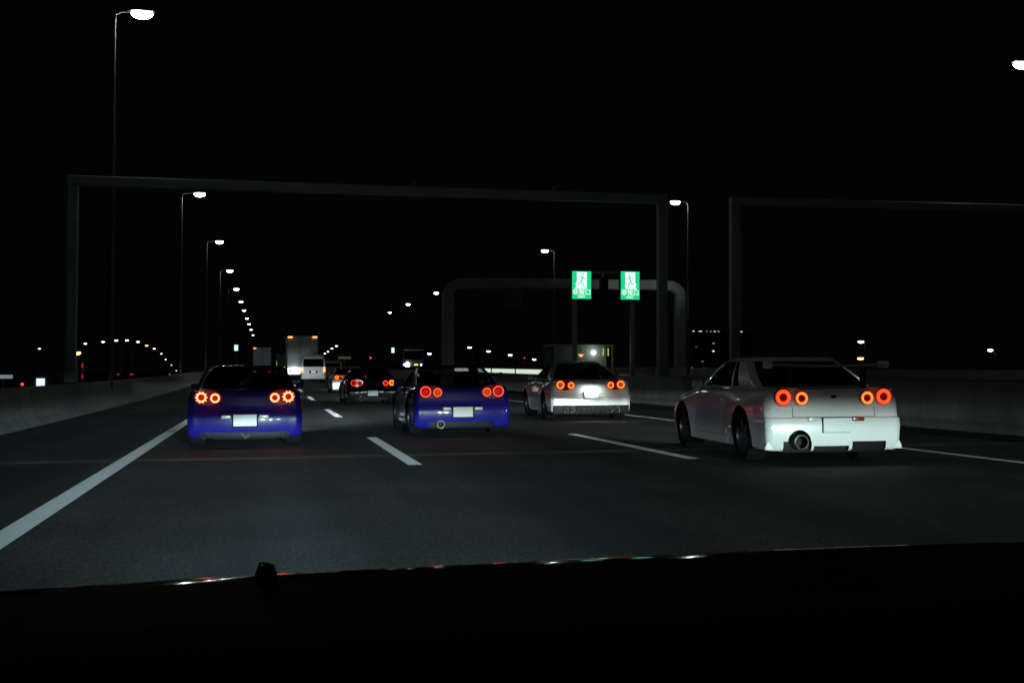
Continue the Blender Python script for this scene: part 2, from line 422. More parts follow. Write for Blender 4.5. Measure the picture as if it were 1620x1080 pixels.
def smooth_link(name, me, parent, angle=38):
    me.name = name
    me.polygons.foreach_set('use_smooth', [True]*len(me.polygons)); me.set_sharp_from_angle(angle=R(angle))
    return link(name, me, parent)

def wheel_parts(root, x, y, rad, w, side):
    e = link('wheel', None, root); e.location = (x, y, rad)
    me = bpy.data.meshes.new('x'); bpy.data.objects.remove(e)
    bm = bmesh.new()
    pr = [(rad*.72, -w/2+.01), (rad*.93, -w/2), (rad*.99, -w/2+.03), (rad, -w/2+.06), (rad, w/2-.06), (rad*.99, w/2-.03), (rad*.93, w/2), (rad*.72, w/2-.01)]
    lathe(bm, pr, (0, 0, 0), 'x', 32)
    t = done('wheel', bm, M['rubber'], root, 40, (x, y, rad))
    bm = bmesh.new()
    o = side*(w/2-.02)
    rows = lathe(bm, [(rad*.73, o), (rad*.70, o), (rad*.67, o-side*.05), (rad*.66, o-side*.12)], (0, 0, 0), 'x', 32); cap(bm, rows[-1])
    for k in range(6):
        a = k*math.pi/3+.2; d = Vector((0, math.cos(a), math.sin(a))); q = Vector((0, -math.sin(a), math.cos(a)))
        p0, p1 = d*rad*.08, d*rad*.68
        vs = []
        for pp, hw in ((p0, .035), (p1, .024)):
            for sgn in (-1, 1):
                for dx in (o-side*.01, o-side*.05): vs.append(bm.verts.new(pp+q*hw*sgn+Vector((dx, 0, 0))))
        for f in ((0, 2, 6, 4), (1, 5, 7, 3), (0, 4, 5, 1), (2, 3, 7, 6)): bm.faces.new([vs[i] for i in f])
    rows = lathe(bm, [(rad*.16, o-side*.05), (rad*.16, o), (rad*.05, o+side*.005)], (0, 0, 0), 'x', 16); cap(bm, rows[-1])
    done('rim', bm, M['rim'], t, 30)
    return t

edge_of = dict(ring_orange='edge_red', ring_yellow='edge_orange', ring_pink='edge_orange', ring_led='edge_orange', ring_red='edge_red')
def taillight(root, x, y, z, r, spec, yaw=0):
    """one round lamp: dark red bowl, lit ring and lens"""
    ring, r0, r1, centre, lobes, surround = spec
    rim_ = 1.13 if surround == 'halo_red' else 1.06
    bm = bmesh.new()
    rows = lathe(bm, [(r*rim_, .03), (r*rim_, -.004), (r*1.02, -.013), (r*.97, -.010)], (0, 0, 0), 'y', 40); cap(bm, rows[-1])
    h = done('taillight', bm, M[surround], root, 35, (x, y, z)); h.rotation_euler = (0, 0, yaw)
    bm = bmesh.new(); seg = 80 if lobes else 40; loops = []
    for f, yy in ((0, -.013), (.14, -.020), (.5, -.025), (.84, -.021), (1, -.014)):
        row = []
        for k in range(seg):
            t = 2*math.pi*k/seg; q = r1
            if lobes: q = r1*(.84+.20*(1 if math.cos(lobes*t) > .1 else 0))
            rad_ = r*(r0+(q-r0)*f); row.append(bm.verts.new((math.cos(t)*rad_, yy, math.sin(t)*rad_)))
        loops.append(row)
    for n_, (a, b) in enumerate(zip(loops[:-1], loops[1:])):
        for k in range(seg):
            fc = bm.faces.new((a[k], a[(k+1) % seg], b[(k+1) % seg], b[k])); fc.material_index = 0 if n_ in (1, 2) else 1
    done('light_ring', bm, [M[ring], M[edge_of[ring]]], h, 60)
    bm = bmesh.new()
    rows = lathe(bm, [(r*r0*.97, -.012), (r*r0*.7, -.018), (r*r0*.2, -.021)], (0, 0, 0), 'y', 28); cap(bm, rows[-1])
    done('bulb', bm, M[centre], h, 40)
    return h

def make_coupe(p):
    """a two-door sports coupe seen from behind; p holds its paint, lamps, pipes and wing"""
    yb, xc = p['y'], p['x']; s = p['zs']; HW = p['hw']
    root = thing('sports_coupe', p['label'], 'car', (xc, yb, gz(xc, yb+2)), None, (0, TILT, R(p.get('yaw', 0))))
    rad = .315
    shell = make_body(p)
    cyl = []
    for yy in (RY, FY):
        for sd in (-1, 1):
            a, b = sorted((sd*(HW-.30), sd*(HW+.15))); cyl.append(((0, yy, rad+.01), rad+.045, a, b))
    shell = cut(shell, [b for b in p['notches'] if len(b) > 3], cyl)
    if any(len(b) == 3 for b in p['notches']): shell = cut(shell, [b for b in p['notches'] if len(b) == 3], [])
    bumper = take_faces(shell, lambda c, n: c.y < .42 and c.z < .556*s and n.z > -.9)
    lid = take_faces(shell, lambda c, n: abs(c.x) < .47*HW/.83 and c.y < .16 and .56*s < c.z < .9*s and n.y < .2, .012)
    doors = []
    for sd in (-1, 1): doors.append(take_faces(shell, lambda c, n: sd*c.x > HW*.72 and 1.55 < c.y < 2.85 and .245*s < c.z < .835*s and abs(n.z) < .8, 0, .006))
    smooth_link('body', shell, root)
    for d_ in doors:
        if d_: smooth_link('door', d_, root)
    if bumper: smooth_link('rear_bumper', bumper, root)
    if lid: smooth_link('boot_lid', lid, root)
    # greenhouse --------------------------------------------------
    g = p.get('green', {})
    yr0, yr1, yf0, yf1 = g.get('yr0', .50), g.get('yr1', 1.30), g.get('yf0', 3.05), g.get('yf1', 2.30)
    w0, w1, zt = g.get('w0', .885)*HW, g.get('w1', .715)*HW, g.get('z', 1.245)*s
    z0 = .862*s
    par = plan_half(8, 6, 26, 6); ts = [0, .06, .14, .3, .5, .7, .86, .94, 1.0]
    verts = []; bm = bmesh.new()
    for t in ts:
        c = t**.85
        yr = yr0+(yr1-yr0)*c; yf = yf0+(yf1-yf0)*c; hw = w0+(w1-w0)*(t**1.45); z = z0+(zt-.045*s-z0)*(1-(1-t)**1.12)
        def fn(seg, u):
            x, y = plan_point(seg, u, yr, yf, hw, .16, .2, .07); return x, y, z
        verts.append(ring_points(fn, par))
    nwin = len(verts)
    for ins, dz in ((.035, .62), (.11, .85), (.25, .96), (.45, 1.0)):
        yr = yr1+ins; yf = yf1-ins; hw = w1*(1-ins/.55) if ins < .5 else .01; z = zt-.045*s+.045*s*dz
        def fn(seg, u):
            x, y = plan_point(seg, u, yr, yf, hw, .14, .18, .05); return x, y, z
        verts.append(ring_points(fn, par))
    n = len(verts[0]); full = par+[par[i] for i in range(len(par)-2, 0, -1)]
    sets = {'roof': [], 'rear_window': [], 'windscreen': [], 'left': [], 'right': []}
    cp = g.get('cp', .26)
    for i in range(len(verts)-1):
        for k in range(n):
            j = (k+1) % n; (sa, ta), (sb, tb) = full[k], full[j]; key = 'roof'
            mid = [(a+b)/2 for a, b in zip(verts[i][k], verts[i+1][j])]
            if 1 <= i < nwin-2:
                tt = (ta+tb)/2
                if sa == 'r' and sb in ('r', 'rc') or (sa == 'rc' and sb == 'r'): key = 'rear_window'
                elif sa == 'f' and sb == 'f' or (sa == 'fc' and sb == 'f') or (sa == 'f' and sb == 'fc'): key = 'windscreen'
                elif sa == 's' and sb == 's' and tt > cp and not (cp+.13 < tt < cp+.165): key = 'right' if mid[0] > 0 else 'left'
                elif sa == 'rc' and sb == 'rc' and tt < .35: key = 'rear_window'
            sets[key].append([verts[i][k], verts[i][j], verts[i+1][j], verts[i+1][k]])
    sets['roof'].append(verts[-1])
    for key, fs in sets.items():
        bm = bmesh.new()
        for f in fs: bm.faces.new([bm.verts.new(v) for v in f])
        bmesh.ops.remove_doubles(bm, verts=bm.verts[:], dist=.0008)
        nm = {'left': 'side_window', 'right': 'side_window'}.get(key, key)
        done(nm, bm, p.get('roof_paint', p['paint']) if key == 'roof' else M[p.get('glass', 'glass_tint')], root, 50)
    # cabin -------------------------------------------------------
    for sx in (-.36, .36):
        bm = bmesh.new(); box(bm, sx-.24, sx+.24, 2.0, 2.14, .80*s, 1.03*s, .05); box(bm, sx-.12, sx+.12, 2.0, 2.09, 1.01*s, 1.13*s, .04)
        done('seat', bm, M['seat'], root, 40)
    # lamps -------------------------------------------------------
    lx, lz, ro, ri, gap = p['lx'], p['lz'], p['ro'], p['ri'], p['gap']
    def ysurf(x): return .082+.05*(x/(HW*.96))**2
    for sd in (-1, 1):
        q = p['lamps'] if sd < 0 else p.get('lamps_right', p['lamps'])
        bm = bmesh.new()     # lamp panel set into the boot corner
        cx = sd*(lx-gap/2)
        extrude_poly(bm, [(cx+ro*2.05*math.cos(a)*1.02, lz-.005+ro*1.22*math.sin(a)) for a in [2*math.pi*k/28 for k in range(28)]], -.001, .03)
        bo = done('lamp_panel', bm, M[p['panel']] if p.get('panel') else p['paint'], root, 40, (0, ysurf(lx)-.032, 0))
        taillight(root, sd*lx, ysurf(lx)-.030, lz, ro, q[0], 0)
        taillight(root, sd*(lx-gap), ysurf(lx-gap)-.036, lz-.012, ri, q[1], 0)
    for sd in (-1, 1):      # the red light the lamps throw on bumper and road
        rl = bpy.data.lights.new('tail_glow', 'POINT'); rl.energy = p.get('glow', .3); rl.color = (1, .05, .03); rl.shadow_soft_size = .09
        ro_ = bpy.data.objects.new('tail_glow', rl); C.objects.link(ro_); ro_.location = (xc+sd*(lx-gap/2), yb-.10, gz(xc, yb)+lz)
    # number plate ------------------------------------------------
    pz = p['pz']; px = p.get('px', 0)
    bm = bmesh.new(); hs = .006 if p.get('white_holder') else .02
    box(bm, px-.165-hs, px+.165+hs, -.012, .05, pz-.0825-hs, pz+.0825+hs, .003)
    done('plate_holder', bm, M['trim'], root, 30)
    bm = bmesh.new(); box(bm, px-.165, px+.165, -.030, -.0125, pz-.0825, pz+.0825, .004)
    done('number_plate', bm, M['plate'], root, 30)
    for sgn, mt, nm in ((-1, 'clear_lens', 'reverse_light'), (1, p.get('rlens', 'red_lens'), 'fog_light')):
        if p.get('lens_dz') is None: break
        a, b = sorted((px+sgn*.20, px+sgn*.335))
        bm = bmesh.new(); box(bm, a, b, -.014, .03, pz+p['lens_dz']-.024, pz+p['lens_dz']+.024, .007)
        done(nm, bm, M[mt], root, 30)
    if p.get('badge'):
        bm = bmesh.new(); rows = lathe(bm, [(.034, .02), (.034, -.004), (.028, -.008), (.005, -.009)], (0, 0, 0), 'y', 20); cap(bm, rows[-1])
        for v in bm.verts: v.co.z *= .55
        done('badge', bm, M['trim'], root, 40, (.0, .072, lz+.005))
    # underside, pipes --------------------------------------------
    bm = bmesh.new(); box(bm, -HW*.80, HW*.80, .10, .62, .15, .34, .03); box(bm, -.55, .55, .7, 3.6, .14, .3, .03)
    done('undertray', bm, M['trim'], root, 30)
    for ex, ez, er in p['pipes']:
        bm = bmesh.new()
        lathe(bm, [(er*.9, .45), (er*.95, .02), (er, -.035), (er*1.02, -.045), (er*.97, -.057), (er*.80, -.045)], (0, 0, 0), 'y', 28)
        e = done('exhaust_pipe', bm, M['chrome'], root, 40, (ex, .0, ez))
        bm = bmesh.new(); rows = lathe(bm, [(er*.80, -.0445), (er*.79, -.03), (er*.76, .2)], (0, 0, 0), 'y', 28); cap(bm, rows[2])
        done('bore', bm, M['hole'], e, 30)
    if p.get('muffler'):
        bm = bmesh.new(); tube(bm, [(-.5, .22, .20), (-.42, .2, .19), (.42, .2, .19), (.5, .22, .2)], .055, 12)
        tube(bm, [(-.05, .12, .22), (0, .10, .16), (.06, .12, .20)], .03, 8)
        done('muffler', bm, M['dull_metal'], root, 40)
    if p.get('diffuser'):
        bm = bmesh.new(); box(bm, -HW*.95, HW*.95, .02, .30, .15, .33*s, .02)
        for k in range(-3, 4): box(bm, k*.11-.008, k*.11+.008, -.01, .25, .13, .31*s)
        done('diffuser', bm, M['trim'], root, 30)
    if p.get('spats'):
        for sd in (-1, 1):
            bm = bmesh.new(); extrude_poly(bm, [(sd*(HW-.10), .19*s), (sd*(HW+.012), .19*s), (sd*(HW+.010), .205*s), (sd*(HW-.02), .28*s), (sd*(HW-.10), .28*s)], .07, .34)
            bmesh.ops.bevel(bm, geom=bm.edges[:], offset=.008, segments=2, affect='EDGES'); done('bumper_fin', bm, p['paint'], root, 40)
    # wheels, mirrors ---------------------------------------------
    for yy in (RY, FY):
        for sd in (-1, 1): wheel_parts(root, sd*(HW-.115), yy, rad, .25, sd)
    for sd in (-1, 1):
        bm = bmesh.new(); box(bm, sd*(HW-.02), sd*(HW+.10), 2.60, 2.72, .85*s, .945*s, .03); box(bm, min(sd*(HW-.12), sd*HW), max(sd*(HW-.12), sd*HW), 2.66, 2.72, .85*s, .89*s, .01)
        done('wing_mirror', bm, p.get('mirror', p['paint']), root, 40)
        bm = bmesh.new(); yh = 1.72; xx = sd*(HW*.985-.005)
        box(bm, min(xx, xx+sd*.025), max(xx, xx+sd*.025), yh, yh+.17, .70*s, .735*s, .008)
        done('door_handle', bm, p['paint'], root, 30)
    w = p.get('wing')
    if w:
        bm = bmesh.new(); span, wz = w
        pro = [(.10, 0), (.16, .016), (.26, .022), (.36, .016), (.40, .004), (.30, -.004), (.16, -.008)]
        rows = [[bm.verts.new((x, yy, wz+zz-.02*(1-abs(x)/span))) for yy, zz in pro] for x in [span*(-1+2*k/12) for k in range(13)]]
        for a, b in zip(rows[:-1], rows[1:]):
            for i in range(len(pro)): bm.faces.new((a[i], a[(i+1) % len(pro)], b[(i+1) % len(pro)], b[i]))
        bm.faces.new(rows[0]); bm.faces.new(rows[-1])
        wo = done('rear_wing', bm, p.get('wing_mat', p['paint']), root, 40)
        for sd in (-1, 1):
            bm = bmesh.new(); box(bm, sd*span-.012, sd*span+.012, .16, .43, wz-.035, wz+.045, .006); done('end_plate', bm, p['paint'], wo, 30)
            bm = bmesh.new(); box(bm, sd*.44-.012, sd*.44+.012, .18, .32, .85*s, wz-.004, .004); done('wing_stay', bm, M['trim'], wo, 30)
    # the car's own dipped headlights, far end
    for sd in (-1, 1):
        bm = bmesh.new(); box(bm, min(sd*.42, sd*.70), max(sd*.42, sd*.70), CAR_L-.42, CAR_L-.10, .52*s, .62*s, .03)
        done('headlight', bm, M['clear_lens'], root, 40)
    hw_, hc = p.get('beam', (1500, (.86, 1, .98)))
    yw = math.sin(R(-p.get('yaw', 0)))*CAR_L
    for sd in (-1, 1): beam('headlight_beam', (xc+yw+sd*.56, yb+CAR_L+.06, gz(xc, yb+4)+p.get('bz', .58)), hw_*1.15, hc, sx=p.get('sx', .32), cut=p.get('cut', -.006), soft=.024, yaw=p.get('byaw', 0), e0=.08, pw=2.4)
    return root

N = 'notches'
# lamp specs: (ring material, inner radius, outer radius, centre material, lobes, surround)
white = dict(label='white coupe with a tall rear wing nearest on the right, round red tail lamps', x=6.435, y=12.50, yaw=-4.2, hw=.82, zs=1.03, paint=M['white_paint'],
    lx=.608, lz=.795, ro=.095, ri=.078, gap=.212, pz=.475, lens_dz=.068, white_holder=True, badge=True, spats=True, glow=.12,
    lamps=((('ring_orange', .46, .99, 'lens_dim', 0, 'red_dark')), ('ring_yellow', .52, .98, 'lens_dim', 0, 'red_dark')),
    pipes=[(-.435, .285, .085)], wing=(.71, 1.165), beam=(1700, (.9, 1, .92)),
    notches=[(-.435, .285, .135), (-.62, -.29, -.2, .295, .0, .29), (-.26, .16, -.2, .22, .0, .235), (.20, .62, -.2, .28, .0, .285)])
blue1 = dict(label='dark blue coupe in the left lane with gear-shaped outer tail lamps', x=-.29, y=17.55, hw=.82, zs=.985, paint=M['blue_paint'],
    lx=.62, lz=.755, ro=.091, ri=.074, gap=.195, pz=.42, lens_dz=.05, panel='panel_lit_red', rlens='clear_lens',
    lamps=(('ring_led', .46, 1.0, 'lens_red', 10, 'halo_red'), ('ring_led', .52, .98, 'lens_red', 0, 'halo_red')),
    pipes=[(-.56, .20, .042), (.56, .20, .042)], muffler=True, glow=2.6, sx=.24, byaw=.22, cut=-.028, beam=(6500, (.78, .90, 1)),
    notches=[(-.63, .63, -.2, .25, .0, .245)])
blue2 = dict(label='bright blue coupe in the middle lane with thin ring tail lamps and one big exhaust', x=3.25, y=19.55, yaw=-.8, hw=.82, zs=.985, paint=M['blue2_paint'],
    lx=.62, lz=.77, ro=.094, ri=.075, gap=.20, pz=.43, lens_dz=.055, panel='panel_dim_red', glass='glass', glow=1.3, rlens='clear_lens',
    lamps=(('ring_pink', .80, .99, 'lens_red', 0, 'halo_red'), ('ring_pink', .74, .98, 'lens_amber', 0, 'halo_red')),
    pipes=[(-.38, .225, .068)], wing=(.70, 1.045), beam=(1400, (.66, .82, 1)),
    notches=[(-.56, .52, -.2, .25, .0, .265)])
silver = dict(label='pearl white coupe with wide rear arches driving beside the median wall', x=7.02, y=25.0, yaw=-3.6, hw=.90, zs=1.045, paint=M['silver_paint'],
    lx=.68, lz=.795, ro=.094, ri=.079, gap=.235, pz=.56, lens_dz=None, panel='panel_dim_red', white_holder=True,
    lamps=(('ring_yellow', .56, .98, 'lens_amber', 0, 'halo_red'), ('ring_yellow', .5, .98, 'lens_amber', 0, 'halo_red')),
    pipes=[(-.58, .245, .055), (-.43, .245, .055), (.43, .245, .055), (.58, .245, .055)], diffuser=True, flare=.045,
    green=dict(yr0=.42, yr1=1.45, z=1.27, w1=.60, cp=.20), beam=(1500, (.86, 1, .96)), plate_lamp=True,
    notches=[(-.80, .80, -.2, .24, .0, .345)])
dark = dict(label='black coupe in the middle lane ahead of the bright blue car, small round red lamps', x=3.42, y=38.5, hw=.84, zs=.97, paint=M['black_paint'],
    lx=.62, lz=.72, ro=.100, ri=.085, gap=.20, pz=.385, lens_dz=.04, rlens='clear_lens',
    lamps=(('ring_red', .66, .98, 'lens_dim', 0, 'red_dark'), ('ring_red', .66, .98, 'lens_dim', 0, 'red_dark')),
    lamps_right=(('ring_yellow', .38, .99, 'lens_amber', 0, 'halo_red'), ('ring_orange', .6, .98, 'lens_dim', 0, 'halo_red')),
    pipes=[(-.36, .215, .085)], bz=.78, beam=(4200, (.86, 1, 1)), notches=[(-.56, .52, -.2, .25, .0, .25)])
far = dict(label='white coupe half hidden ahead of the black coupe, amber lit tail lamps', x=3.86, y=55.0, hw=.86, zs=1.0, paint=M['white_paint'],
    lx=.64, lz=.74, ro=.10, ri=.085, gap=.205, pz=.45, lens_dz=.06,
    lamps=(('ring_yellow', .4, .98, 'lens_amber', 0, 'halo_red'), ('ring_yellow', .45, .98, 'lens_amber', 0, 'halo_red')),
    pipes=[(-.4, .22, .07)], beam=(2200, (.9, .96, 1)), notches=[(-.56, .52, -.2, .25, .0, .25)])
for p in (white, blue1, blue2, silver, dark, far): make_coupe(p)
# number-plate lamps of the pearl car
o = bpy.data.lights.new('plate_lamp', 'AREA'); o.energy = 3.0; o.shape = 'RECTANGLE'; o.size = .34; o.size_y = .03; o.color = (.9, 1, .93)
lo = bpy.data.objects.new('plate_lamp', o); C.objects.link(lo); lo.location = (7.02, 24.90, .80); lo.rotation_euler = (R(28), 0, 0)
# unseen cars' dipped beams behind; left-lane pair added only to light the blue boot
for lx, ly, w in ((7.7, -9.0, 7500), (3.4, -7.0, 3600), (-.3, -12.0, 3400)):
    for sd in (-1, 1): beam('following_beam', (lx+sd*.55, ly, .66), w, (.76, .99, .95), sx=.14, cut=.011, soft=.022, e0=.06, pw=2.2)

# ------------------------------------------------------------------ the car we sit in
own = thing('own_car', 'black bonnet and dashboard of the car the photo is taken from, along the bottom edge', 'car', (.45, 0, 0))
def bonnet_row(d, drop):
    """one row of the bonnet, d metres behind its front edge"""
    out = []
    for k in range(41):
        x = -1.05+2.1*k/40
        out.append((x, max(.9, 2.12-.26*x*x-.05*x**4-d), .783+.018*x+.040*x*x-drop))
    return out
def grid(bm, pts):
    rows = [[bm.verts.new(p) for p in r] for r in pts]
    for a, b in zip(rows[:-1], rows[1:]):
        for k in range(len(a)-1): bm.faces.new((a[k], a[k+1], b[k+1], b[k]))
bm = bmesh.new(); grid(bm, [bonnet_row(d, -.004*d) for d in (1.3, 1.0, .7, .5, .3, .15, .07)]); done('bonnet', bm, M['hood'], own, 60)
bm = bmesh.new(); grid(bm, [bonnet_row(.07-.007*k, .0035*(k/10)**2) for k in range(11)]+[bonnet_row(-.004, .008), bonnet_row(-.006, .04)]); done('bonnet_edge', bm, M['lip'], own, 60)
bm = bmesh.new(); rows = []
for i in range(9):
    v = i/8; row = []
    for k in range(41):
        x = -1.0+2.0*k/40
        z = .915+.028*math.sin(math.pi*min(1, v*1.1))+.022*math.exp(-((x-.42)/.24)**4)*math.exp(-((v-.45)/.3)**2)
        row.append(bm.verts.new((x, .55+.55*v-.10*x*x, z-.05*(v > .95))))
    rows.append(row)
for a, b in zip(rows[:-1], rows[1:]):
    for k in range(40): bm.faces.new((a[k], a[k+1], b[k+1], b[k]))
done('dashboard', bm, M['dash'], own, 60)
bm = bmesh.new(); rows = lathe(bm, [(.013, -.04), (.017, -.015), (.018, .004), (.013, .017), (.004, .021)], (0, 0, 0), 'z', 14); cap(bm, rows[-1]); cap(bm, rows[0][::-1])
kn = done('washer_nozzle', bm, M['trim'], own, 40, (-.447, 1.97, .793))
bm = bmesh.new(); bmesh.ops.create_uvsphere(bm, u_segments=10, v_segments=6, radius=.0065)
done('jet', bm, M['jet_glint'], kn, 60, (-.007, -.008, .019))  # chrome bead added to give the knob a bright glint
for sd in (-1, 1):
    bm = bmesh.new(); box(bm, sd*.62-.14, sd*.62+.14, 1.95-.2, 1.95, .56, .68, .03); done('headlight', bm, M['clear_lens'], own, 40)
    beam('own_beam', (.45+sd*.62, 2.25, .60), 12500, (.60, .91, 1), sx=.21, cut=-.004, soft=.022, e0=.045, pw=2.0, yaw=-.03)

# ------------------------------------------------------------------ street lamps
LAMP_COL = (.86, 1, .93)
def street_light(loc, watts):
    l = bpy.data.lights.new('street_light', 'POINT'); l.energy = watts; l.color = LAMP_COL; l.shadow_soft_size = .12
    o = bpy.data.objects.new('street_light', l); C.objects.link(o); o.location = loc; return o
def street_lamp(label, px, y, zb, zt, arm, mat='lamp_white', group=None, size=1.0, power=0, name='street_lamp', cat='street lamp'):
    t = thing(name, label, cat, (px, y, zb), group)
    H = zt-zb; sg = 1 if arm > 0 else -1; a = abs(arm)
    bm = bmesh.new(); tube(bm, [(0, 0, 0), (0, 0, H*.5), (0, 0, H-.25), (sg*.06, 0, H-.08)], [.10, .08, .05, .045], 12); done('pole', bm, M['pole'], t, 50)
    bm = bmesh.new(); tube(bm, [(sg*.05, 0, H-.10), (sg*.2, 0, H-.02), (sg*(a-.25), 0, H+.04)], [.05, .045, .04], 10); done('arm', bm, M['pole'], t, 50)
    bm = bmesh.new(); box(bm, sg*a-.40*size, sg*a+.40*size, -.17*size, .17*size, H+.02, H+.13*size, .03); h = done('lamp_head', bm, M['pole'], t, 40)
    bm = bmesh.new()
    bmesh.ops.create_uvsphere(bm, u_segments=16, v_segments=8, radius=1, matrix=Matrix.Translation((sg*a, 0, H-.05))@Matrix.Diagonal((.35*size, .17*size, .17*size, 1)))
    done('lens', bm, M[mat], h, 60)
    if power: street_light((px+arm, y, zt-.22), power)
    return t
words = ['nearest', 'second', 'third', 'fourth', 'fifth', 'sixth', 'seventh', 'eighth', 'ninth', 'tenth', 'eleventh']
ly = [40.2, 77.6, 110.0, 141.6, 173.0, 204.2, 233, 268, 300, 340, 390]
for i, y in enumerate(ly):
    street_lamp(('tall nearest street lamp of the left row, top left of the photo' if i == 0 else words[i]+' street lamp from the camera in the row behind the left barrier'),
        -5.38 if i else -4.98, y, -.2, 12.94 if i != 1 else 12.5, 1.1 if i else .86, 'lamp_white' if i < 5 else 'lamp_dim', 'street lamps along the left barrier', 1, 260 if i < 4 else 0)
ry = [(28.0, 39.5), (27.5, 76.8), (26.3, 110.5), (25.6, 142), (24.7, 173.5), (24.1, 203.9), (23.9, 233), (31.2, 540), (32.4, 600), (35.4, 697), (37.1, 770)]
for i, (x, y) in enumerate(ry):
    if i == 3: continue
    street_lamp((['bright street lamp cut by the right edge of the photo', 'street lamp beside the right end of the near gantry', 'street lamp just above the left exit sign'][i] if i < 3 else
        {4: 'street lamp at the left post of the gantry with the exit signs', 5: 'street lamp standing alone left of the exit gantry, upper of two', 6: 'lower of two street lamps left of the exit gantry', 7: 'uppermost of four tiny far lamps right of the tall truck', 8: 'second from top of four tiny far lamps right of the tall truck', 9: 'third from top of four tiny far lamps right of the tall truck', 10: 'lowest of four tiny far lamps right of the tall truck'}[i]),
        x+.95, y, .1 if i < 8 else -6, 12.94, -.95, 'lamp_white' if i < 6 else 'lamp_dim', 'street lamps beyond the oncoming lanes', 1 if i < 7 else 1.6, 260 if i < 3 else 0)
# the lamps that stand just behind the camera, and light its surroundings
for x, y in ((-4.1, 7), (28, 4)): street_light((x, y, 12.7), 150)
arc = [(-37.4, 210, 4.85), (-24.63, 172, 4.93), (-20.87, 161, 4.95), (-18.5, 155, 4.99), (-17.1, 154, 5), (-16.5, 161, 4.99), (-17.7, 185, 5.0), (-18.84, 210, 5), (-22.7, 270, 5), (-26.6, 330, 4.34), (-30.4, 400, 3.17), (-33.9, 470, 1.34)]
pos = ['lone far lamp left of the near gantry post', 'first far lamp right of the near gantry post, on the curved row', 'second lamp of the far curved row', 'third lamp of the far curved row', 'fourth lamp of the far curved row, near its crest', 'fifth lamp of the far curved row', 'amber lamp in the far curved row of white ones', 'seventh lamp of the far curved row, descending', 'eighth lamp of the far curved row, descending', 'ninth lamp of the far curved row, descending', 'tenth lamp of the far curved row, near the barrier', 'lowest lamp of the far curved row, touching the barrier']
for i, ((x, y, z), lb) in enumerate(zip(arc, pos)):
    street_lamp(lb, x-.7, y, -7, z, .7, 'lamp_amber' if i == 6 else 'lamp_far', 'lamps of the curved road on the far left', .62)
street_lamp('short lamp post with an amber lamp beside the left gantry post', -11.1, 70, -7, 2.17, .6, 'lamp_amber', None, .7)
street_lamp('greenish lamp post above the winged white car', 65.2, 120, -7, 4.75, -.5, 'lamp_dim', None, 1.0)
street_lamp('orange lamp just under the greenish lamp, above the winged white car', 86.7, 160, -7, 3.49, -.5, 'lamp_amber', None, 1.5)
street_lamp('small white lamp post far right of the winged white car', 67.8, 100, -7, 3.47, -.5, 'lamp_dim', None, .8)
for x, z, lb in ((51.5, 7.63, 'leftmost tiny lamp of the falling row left of the shed'), (56.5, 6.68, 'second tiny lamp of the falling row left of the shed'), (62.2, 5.74, 'third and brightest tiny lamp of the falling row left of the shed'), (68.6, 4.63, 'tiny lamp nearest to the shed, lowest of the falling row'), (41, 5.92, 'tiny lamp between the oncoming truck and the exit gantry post')):
    street_lamp(lb, x+.7, 300, -7, z, -.7, 'lamp_dim', 'lamps falling away beyond the oncoming lanes', 1.5)

# ------------------------------------------------------------------ gantries
def gantry(label, xl, xr, y, ztop_l, ztop_r, w=.30, base=-1.0, corner=0, posts=(1, 1), mat='steel'):
    t = thing('gantry', label, 'gantry', (xl, y, base))
    zl, zr = ztop_l-base, ztop_r-base; span = xr-xl; h = w/2
    for k, use in enumerate(posts):
        if not use: continue
        x = 0 if k == 0 else span; zt = (zl, zr)[k]-corner-(w if corner == 0 else 0)
        bm = bmesh.new()
        prof = [(-1.0, .62*w), (1.6, .62*w), (1.9, .62*w), (2.6, h), (zt, h)]
        rows = [[bm.verts.new((x+sx*r, sy*r, max(0, z))) for sx, sy in ((-.8, -1), (.8, -1), (1, -.8), (1, .8), (.8, 1), (-.8, 1), (-1, .8), (-1, -.8))] for z, r in prof]
        for a, b in zip(rows[:-1], rows[1:]):
            for i in range(8): bm.faces.new((a[i], a[(i+1) % 8], b[(i+1) % 8], b[i]))
        bm.faces.new(rows[0][::-1]); bm.faces.new(rows[-1]); done('post', bm, M[mat], t, 30)
    bm = bmesh.new(); pts = []
    if corner and posts[0]: pts += [(-h*0, zl-corner)]+[(corner-corner*math.cos(a), zl-corner+(corner-h)*math.sin(a)) for a in (.4, .8, 1.2)]
    else: pts += [(-h, zl-h)]
    n = 12
    pts += [(corner*1.2+(span-corner*2.4)*k/n, zl+(zr-zl)*k/n-h) for k in range(n+1)] if corner else [(span*k/n, zl+(zr-zl)*k/n-h) for k in range(1, n)]
    if corner and posts[1]: pts += [(span-corner+corner*math.cos(a), zr-corner+(corner-h)*math.sin(a)) for a in (1.2, .8, .4)]+[(span, zr-corner)]
    else: pts += [(span+h, zr-h)]
    rows = []
    for i, (x, z) in enumerate(pts):
        a = Vector((pts[max(i-1, 0)][0], 0, pts[max(i-1, 0)][1])); b = Vector((pts[min(i+1, len(pts)-1)][0], 0, pts[min(i+1, len(pts)-1)][1]))
        d = (b-a).normalized(); nrm = Vector((-d.z, 0, d.x)); q = Vector((x, 0, z))
        rows.append([bm.verts.new(q+nrm*(u*h)+Vector((0, v*h, 0))) for u, v in ((-.96, -.8), (-.8, -.96), (.8, -.96), (.96, -.8), (.96, .8), (.8, .96), (-.8, .96), (-.96, .8))])
    for a, b in zip(rows[:-1], rows[1:]):
        for i in range(8): bm.faces.new((a[i], a[(i+1) % 8], b[(i+1) % 8], b[i]))
    bm.faces.new(rows[0][::-1]); bm.faces.new(rows[-1]); done('beam', bm, M[mat], t, 30)
    return t
